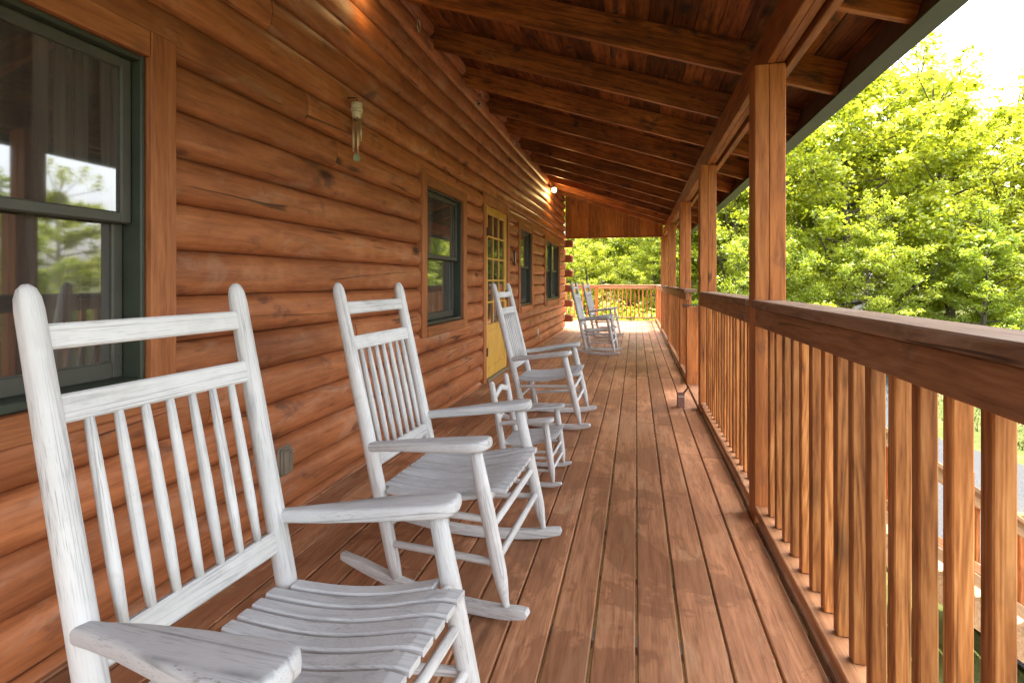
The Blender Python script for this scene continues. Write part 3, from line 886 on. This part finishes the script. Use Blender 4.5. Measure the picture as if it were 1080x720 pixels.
# ------------------------------------------------------------------ small things on the wall and deck
def chime():
    e = empty('wind_chime', (XW + .062, 2.90, 2.245), label='wind chime with cream cap and metal tubes hanging on the logs', cat='wind chime')
    mb = MB(); mb.tube([(-.075, 0, .035), (0, 0, .03), (0.004, 0, .0)], .0035, 8); mb.build('hook', M['dark'], e)
    mb = MB()
    mb.tube([(0, 0, .0), (0, 0, -.008), (0, 0, -.034), (0, 0, -.04)], [.030, .037, .037, .032], 6)
    mb.tube([(0, 0, -.041), (0, 0, -.05), (0, 0, -.054)], [.041, .041, .036], 6)
    mb.tube([(0, 0, -.055), (0, 0, -.06), (0, 0, -.085), (0, 0, -.092)], [.030, .034, .030, .02], 6)
    mb.build('cap', M['cream'], e)
    for i in range(5):
        a = 2 * PI * i / 5 + .4; x, y = .024 * math.cos(a), .024 * math.sin(a); L = .13 + .022 * i
        mb = MB(); mb.tube([(x, y, -.095), (x, y, -.10 - L)], .0052, 10); mb.tube([(x, y, -.08), (x, y, -.096)], .0008, 6); mb.build('tube', M['metal'], e)
    mb = MB(); mb.tube([(0, 0, -.09), (0, 0, -.31)], .0009, 6); mb.build('cord', M['dark'], e)
    plate('sail', [(0, 0), (-.018, .014), (-.042, .023), (-.056, .018), (-.062, 0), (-.056, -.018), (-.042, -.023), (-.018, -.014)], .006, M['sage'], e, Matrix.Translation((0, 0, -.292)) @ Matrix.Rotation(R(40), 4, 'Z'), .002)
chime()
def lamp(y, label, power=3.5):
    e = empty('wall_lamp', (XW, y, 3.07), label=label, cat='wall lamp', group='lit wall lamps high on the logs')
    mb = MB(); mb.tube([(-.01, 0, 0), (.012, 0, 0), (.022, 0, 0)], [.055, .055, .035], 16); mb.build('mount', M['dark'], e)
    mb = MB(); mb.tube([(.02, 0, 0), (.075, 0, .004), (.10, 0, -.004), (.10, 0, -.02)], [.012, .012, .02, .034], 10); mb.build('holder', M['dark'], e)
    mb = MB(); mb.tube([(.10, 0, -.021), (.10, 0, -.035), (.10, 0, -.075), (.10, 0, -.1), (.10, 0, -.115)], [.033, .045, .05, .042, .02], 16); mb.build('globe', M['lit'], e)
    L = bpy.data.lights.new('lamp_glow', 'POINT'); L.energy = power; L.color = (1, .62, .22); L.shadow_soft_size = .05
    o = bpy.data.objects.new('lamp_glow', L); COL.objects.link(o); o.parent = e; o.location = (.10, 0, -.17)
lamp(10.55, 'small lit wall lamp glowing high on the logs near the gable')
lamp(3.05, 'lit wall lamp above the wind chime whose glow falls on the upper logs', .12)
def outlet():
    e = empty('outlet_cover', (XW - .004, 2.30, .285), rz=0, label='bronze weatherproof outlet cover low on the logs beside the nearest chair', cat='outlet')
    mb = MB(); mb.box(0, .014, -.048, .048, -.072, .072, .006); mb.box(.012, .028, -.040, .040, -.064, .064, .006); mb.build('box', M['bronze'], e)
    mb = MB(); mb.box(.0285, .040, -.036, -.002, -.058, .058, .004); mb.build('flap', M['bronze'], e)
    mb = MB(); mb.box(.0285, .036, .004, .036, -.054, .054, .004); mb.tube([(.036, .02, .04), (.040, .02, .04)], .005, 8); mb.build('flap', M['bronze'], e)
    mb = MB(); mb.tube([(.03, .001, -.058), (.03, .001, .058)], .004, 8); mb.build('hinge', M['dark'], e)
outlet()
e = empty('outlet_plate', (XW - .002, 9.27, .277), label='small cream cover plate low on the logs under the far windows', cat='outlet')
mb = MB(); mb.box(0, .012, -.04, .04, -.062, .062, .004); mb.build('plate', M['almond'], e)
mb = MB(); mb.box(.0115, .018, -.018, .018, -.035, -.004, .003); mb.box(.0115, .018, -.018, .018, .004, .035, .003); mb.build('socket', M['cream'], e)
e = empty('wall_thermometer', (XW - .004, 7.37, 1.51), label='dark narrow thermometer hung on the logs right of the yellow door', cat='thermometer')
plate('back_board', [(-.115, -.012), (-.085, -.03), (-.05, -.022), (.05, -.022), (.085, -.032), (.115, 0), (.085, .032), (.05, .022), (-.05, .022), (-.085, .03), (-.115, .012)], .014, M['dark'], e, Matrix.Translation((.02, 0, 0)) @ Matrix.Rotation(PI / 2, 4, 'Z'), .003)
mb = MB(); mb.box(.028, .034, -.010, .010, -.07, .075, .002); mb.build('scale', M['almond'], e)
mb = MB(); mb.tube([(.036, 0, -.06), (.036, 0, .06)], .003, 8); mb.build('tube', M['metal'], e)
mb = MB(); mb.tube([(XW + .02, 3.935 + .028 * math.cos(a), 3.195 + .045 * math.sin(a)) for a in [2 * PI * i / 20 for i in range(21)]], .005, 8, False)
mb.tube([(XW - .02, 3.935, 3.243), (XW + .022, 3.935, 3.241)], .004, 8)
tag(mb.build('ring_hook', M['metal']), 'thin oval metal ring hung high on the logs near the first rafters', 'ring')
for i, (y, z, lb) in enumerate(((5.62, 3.13, 'white hook on the logs under the rafters, nearest of three'), (7.32, 3.135, 'white hook on the logs under the rafters, middle of three'), (9.05, 3.13, 'white hook on the logs under the rafters, closest to the lit lamp'))):
    mb = MB(); mb.tube([(-.02, 0, .02), (.02, 0, .02), (.034, 0, 0), (.028, 0, -.022), (.014, 0, -.026), (.012, 0, -.012)], .0055, 8)
    o = mb.build('screw_hook', M['almond']); o.location = (XW, y, z); tag(o, lb, 'hook', 'white hooks screwed in under the rafters')
def carton():
    e = empty('carton', (.405, 5.20, 0), rz=.12, label='small brown open topped carton standing on the deck boards', cat='carton')
    w_ = .030; t = .002; h = .128
    mb = MB(); mb.box(-w_, w_, -w_, -w_ + t, .001, h, .0005); mb.box(-w_, w_, w_ - t, w_, .001, h, .0005); mb.box(-w_, -w_ + t, -w_ + t, w_ - t, .001, h, .0005); mb.box(w_ - t, w_, -w_ + t, w_ - t, .001, h, .0005); mb.box(-w_ + t, w_ - t, -w_ + t, w_ - t, .001, .004, .0005)
    mb.build('body', M['carton'], e)
    for (sx_, an, L) in ((-1, -.75, .034), (1, .62, .062)):
        mb = MB(); mb.box(-t / 2, t / 2, -w_ + .002, w_ - .002, .001, L, .0005)
        o = mb.build('flap', M['carton'], e); o.matrix_local = Matrix.Translation((sx_ * (w_ - t), 0, h)) @ Matrix.Rotation(an, 4, 'Y')
    mb = MB(); mb.box(-w_ - .001, w_ + .001, -w_ - .0012, -w_, .095, .108, .0003); mb.build('band', M['almond'], e)
carton()
def boulder(x, y, r, label):
    bm = bmesh.new(); bmesh.ops.create_icosphere(bm, subdivisions=4, radius=r)
    from mathutils import noise as mn
    for v in bm.verts:
        n = v.co.normalized(); v.co = n * r * (1 + .28 * mn.noise(n * 1.6 + Vector((x, y, 0))) + .08 * mn.noise(n * 5)); v.co.z *= .62
    me = bpy.data.meshes.new('boulder'); bm.to_mesh(me); bm.free(); me.materials.append(M['stone'])
    for p in me.polygons: p.use_smooth = True
    o = bpy.data.objects.new('boulder', me); COL.objects.link(o); o.location = (x, y, hgt(x, y) + r * .35); tag(o, label, 'boulder')
boulder(6.9, 10.3, .45, 'pale rounded boulder at the edge of the gravel drive')

# ------------------------------------------------------------------ trees
def leaves(centers, radii, n_per, size, flat=.6, droop=.0):
    cs = np.repeat(np.asarray(centers), n_per, 0); rs = np.repeat(np.asarray(radii), n_per)
    n = len(cs)
    d = rng.normal(size=(n, 3)); d /= np.linalg.norm(d, axis=1)[:, None]
    rr = np.abs(rng.normal(0, .62, n))
    p = cs + d * (rr * rs)[:, None] * np.array([1, 1, flat])
    L = size * rng.uniform(.6, 1.35, n)
    # leaf plane: normals lean upward and outward
    nn = d * .55 + np.array([0, 0, .75]) + rng.normal(size=(n, 3)) * .55; nn /= np.linalg.norm(nn, axis=1)[:, None]
    t = rng.normal(size=(n, 3)); t[:, 2] -= .35; t -= nn * (t * nn).sum(1)[:, None]; t /= np.linalg.norm(t, axis=1)[:, None]
    b = np.cross(nn, t)
    Lh = L[:, None]
    v = np.stack([p - t * Lh * .5, p + b * Lh * .36 - t * Lh * .05 + nn * Lh * .08, p + t * Lh * .55 - nn * Lh * .08, p - b * Lh * .36 - t * Lh * .05 + nn * Lh * .08], 1).reshape(-1, 3)
    clump = np.repeat(rng.random(len(radii)), n_per)
    r = np.clip(.45 * rng.random(n) + .55 * clump, 0, 1)
    return v, np.repeat(r, 4)
def leaf_obj(name, v, r, mat, parent):
    n = len(v) // 4
    me = bpy.data.meshes.new(name)
    me.vertices.add(4 * n); me.vertices.foreach_set('co', v.astype(np.float32).ravel())
    me.loops.add(4 * n); me.loops.foreach_set('vertex_index', np.arange(4 * n, dtype=np.int32))
    me.polygons.add(n); me.polygons.foreach_set('loop_start', np.arange(0, 4 * n, 4, dtype=np.int32))
    me.update(calc_edges=True); me.validate()
    me.attributes.new('rnd', 'FLOAT', 'POINT').data.foreach_set('value', r.astype(np.float32))
    me.materials.append(mat)
    o = bpy.data.objects.new(name, me); COL.objects.link(o); o.parent = parent; return o
def make_tree(H, rad, base, mat, nl=26, per=120, leaf=.2, seed=0, name='deciduous_tree', **kw):
    random.seed(seed)
    e = empty(name, **kw)
    mb = MB(); pts = []; lean = (random.uniform(-.3, .3), random.uniform(-.3, .3))
    for i in range(9):
        t = i / 8; pts.append((lean[0] * t * 2 + .12 * math.sin(5 * t + seed), lean[1] * t * 2 + .12 * math.cos(4 * t + seed), H * .93 * t - .3))
    rad0 = .016 * H
    mb.tube(pts, [rad0 * (1.25 if i == 0 else 1) * (1 - i / 8.6) for i in range(9)], 9, rnd=.5)
    C, Rr = [], []
    for k in range(nl):
        h = base + (1 - base) * (k + random.random()) / nl
        t = min(.97, h * .93 / .93 * .9)
        i = t * 8; a = pts[int(i)]; b = pts[min(8, int(i) + 1)]; p = Vector(lerp(a, b, i - int(i)))
        an = k * 2.4 + random.uniform(-.5, .5)
        env = rad * (math.sin(PI * min(1, max(.12, (h - base) / (1 - base) * .82 + .2))) ** .7) * random.uniform(.65, 1.1)
        rise = random.uniform(.25, .75) * env
        end = p + Vector((math.cos(an) * env, math.sin(an) * env, rise))
        mid = p.lerp(end, .5) + Vector((0, 0, -.12 * env))
        lr = rad0 * .42 * (1 - h * .6)
        mb.tube([p, mid, end], [lr, lr * .6, lr * .12], 6, rnd=.5)
        nt_ = 9
        for j in range(nt_):                     # twigs with flat sprays
            s = .28 + .78 * (j + random.random() * .7) / nt_
            q0 = mid.lerp(end, (s - .5) * 2) if s > .5 else p.lerp(mid, s * 2)
            ta = an + random.choice((-1, 1)) * random.uniform(.35, 1.35)
            tl = env * random.uniform(.22, .48) * (1.1 - .35 * s)
            q1 = q0 + Vector((math.cos(ta) * tl, math.sin(ta) * tl, random.uniform(-.12, .5) * tl))
            if j % 2: mb.tube([q0, q1], [lr * .22, lr * .05], 4, rnd=.5)
            for t2 in (.3, .65, 1.0):
                C.append(q0.lerp(q1, t2) + Vector((random.gauss(0, .1), random.gauss(0, .1), random.gauss(0, .08)))); Rr.append(random.uniform(.26, .52) * (.7 + .1 * rad))
    for k in range(7):                          # leaders above the crown
        q = Vector(pts[8]) + Vector((random.gauss(0, rad * .25), random.gauss(0, rad * .25), random.uniform(-.1, .045) * H))
        for j in range(4):
            C.append(q + Vector((random.gauss(0, .15), random.gauss(0, .15), .28 * j))); Rr.append(.62 - .1 * j)
        mb.tube([pts[7], q, q + Vector((0, 0, .8))], [rad0 * .15, rad0 * .1, .01], 5, rnd=.5)
    mb.build('trunk', M['bark'], e, fixn=False)
    v, r = leaves([tuple(c) for c in C], Rr, per, leaf)
    leaf_obj('crown', v, r, mat, e)
    return e
def dup_tree(src, x, y, rz, s, label, group, zo=0):
    c = src.copy(); COL.objects.link(c)
    for q in src.children:
        d = q.copy(); COL.objects.link(d); d.parent = c
    set_tree(c, x, y, rz, s, label, group, zo); return c
def set_tree(c, x, y, rz, s, label, group, zo=0):
    c.location = (x, y, hgt(x, y) + zo); c.rotation_euler = (0, 0, rz); c.scale = (s, s, s * random.uniform(.95, 1.06))
    tag(c, label, 'tree', group)
protos = [make_tree(12.5, 3.5, .06, M['leaf'], 40, 58, .115, 1), make_tree(13.5, 4.0, .05, M['leaf'], 44, 58, .12, 2), make_tree(11, 3.3, .04, M['leaf_dark'], 38, 58, .11, 3), make_tree(12, 3.7, .06, M['leaf'], 40, 58, .12, 4)]
used = [False] * 4
def tree(k, x, y, rz, s, label, group):
    if not used[k]: used[k] = True; set_tree(protos[k], x, y, rz, s, label, group)
    else: dup_tree(protos[k], x, y, rz, s, label, group)
def polar(u, d):                                # picture column and distance -> plan position
    psi = R(13.17); r = (u - 540) / 560 * d
    return r * math.cos(psi) - d * math.sin(psi), r * math.sin(psi) + d * math.cos(psi)
TR = [  # column, distance, prototype, scale
 (772, 22, 1, .95), (835, 24, 0, 1.2), (890, 20.5, 3, 1.13), (948, 23, 1, 1.0), (1003, 19.5, 0, .86), (1062, 21, 3, .92), (1130, 19, 1, .7), (1210, 20, 0, .6),
 (722, 25, 3, .95), (808, 18, 2, .55), (1040, 17.0, 2, .52), (920, 17.5, 2, .52)]
lab1 = 'lime green leafy tree in the front row beyond the railing'
for i, (u, d, k, s) in enumerate(TR):
    x, y = polar(u, d)
    lb = {5: 'tall lime green tree at the right edge of the picture', 10: 'low dark green young tree standing close beyond the railing at right', 11: 'low young tree with green crown just above the near rail cap', 9: 'low green young tree right of the foreground post'}.get(i, lab1)
    tree(k, x, y, i * 1.7, s, lb, 'lime green trees in the front row beyond the railing' if lb == lab1 else None)
for i, u in enumerate((700, 745, 790, 835, 880, 925, 975, 1030, 1095)):
    x, y = polar(u, 29 + 3 * (i % 3)); tree((i * 3 + 1) % 4, x, y, i * 2.1, .92 if u < 830 else .84, 'green tree in the row behind the front trees beyond the railing', 'trees in the second row beyond the railing')
for i, (x, y, k, s) in enumerate(((-5.2, 24, 1, .50), (-2.0, 23.5, 0, .46), (.6, 22.5, 3, .45), (2.4, 25.5, 1, .62), (-.6, 28, 2, .72), (-3.8, 28.5, 0, .75), (-8.5, 28, 2, 1.1), (-3.2, 33, 3, 1.1), (3.5, 31, 1, 1.0), (-11, 33, 0, 1.1), (.3, 36, 2, 1.2))):
    tree(k, x, y, i * 1.3, s, 'bright leafy tree seen under the gable beyond the end railing', 'trees beyond the far end of the deck')
# trees whose image the windows mirror
for i, (x, y, k, s) in enumerate(((16, 12.5, 2, .6), (18, 9.5, 3, .55), (17.5, 15.5, 0, .6), (19, 6.5, 2, .62), (20.5, 12.5, 1, .6))):
    tree(k, x, y, i * 1.9 + .4, s, 'leafy tree across the drive, outside the frame and mirrored in the windows', 'trees mirrored in the windows')
def shrub(x, y, s, seed, label):
    e = empty('shrub', (x, y, hgt(x, y)), label=label, cat='shrub', group='light green shrubs below the end railing')
    random.seed(seed); mb = MB(); C, Rr = [], []
    for k in range(16):
        a = random.uniform(0, 2 * PI); r_ = random.uniform(.1, .9) * s; h = random.uniform(.7, 2.5) * s
        q = Vector((math.cos(a) * r_, math.sin(a) * r_, h)); mb.tube([(0, 0, -.1), q * .5, q], [.03, .02, .006], 5, rnd=.4); C.append(q); Rr.append(.5 * s); C.append(q * .7); Rr.append(.5 * s)
    mb.build('stems', M['bark'], e, fixn=False)
    v, r = leaves([tuple(c) for c in C], Rr, 130, .13); leaf_obj('foliage', v, r, M['leaf_dark'], e)
for i, (x, y, s) in enumerate(((-2.6, 19.2, .95), (-.9, 19.8, 1.0), (.7, 19.0, .95), (2.2, 20.2, 1.05), (-4.2, 20.0, 1.1))):
    shrub(x, y, s, 20 + i, 'light green shrub growing just beyond the end railing')

# ------------------------------------------------------------------ light, world, camera
EL, AZV = 68, Vector((.22, .15, 1.0))
sd = AZV.normalized(); el = math.asin(sd.z); az = math.atan2(sd.x, sd.y)
sun = bpy.data.lights.new('sun', 'SUN'); sun.energy = 2.0; sun.angle = R(.55); sun.color = (1, .94, .84)
so = bpy.data.objects.new('sun', sun); COL.objects.link(so); so.rotation_euler = sd.to_track_quat('Z', 'Y').to_euler(); so.location = (10, 10, 30)
wd = bpy.data.worlds.new('World'); S.world = wd; wd.use_nodes = True
nt = wd.node_tree; nt.nodes.clear()
o = nt.nodes.new('ShaderNodeOutputWorld'); bg = nt.nodes.new('ShaderNodeBackground'); sk = nt.nodes.new('ShaderNodeTexSky')
sk.sky_type = 'NISHITA'; sk.sun_disc = False; sk.sun_elevation = el; sk.sun_rotation = az; sk.air_density = 1.0; sk.dust_density = 4.0; sk.ozone_density = 1.0
bg.inputs[1].default_value = .15
hs = nt.nodes.new('ShaderNodeHueSaturation'); hs.inputs['Saturation'].default_value = .35
nt.links.new(sk.outputs[0], hs.inputs['Color']); nt.links.new(hs.outputs[0], bg.inputs[0]); nt.links.new(bg.outputs[0], o.inputs[0])

cam = bpy.data.cameras.new('camera'); co = bpy.data.objects.new('camera', cam); COL.objects.link(co); S.camera = co
cam.sensor_width = 36; cam.lens = 36 * 560 / 1080; cam.shift_y = -63 / 1080; cam.clip_end = 2000; cam.clip_start = .05
co.location = (0, 0, 1.17); co.rotation_euler = (PI / 2, 0, math.atan(131 / 560))

S.view_settings.view_transform = 'Standard'; S.view_settings.look = 'None'; S.view_settings.gamma = 1; S.view_settings.exposure = 3.2
S.cycles.use_denoising = True; S.cycles.max_bounces = 10; S.cycles.diffuse_bounces = 6; S.cycles.sample_clamp_indirect = 8
S.cycles.use_adaptive_sampling = True; S.cycles.adaptive_threshold = .01
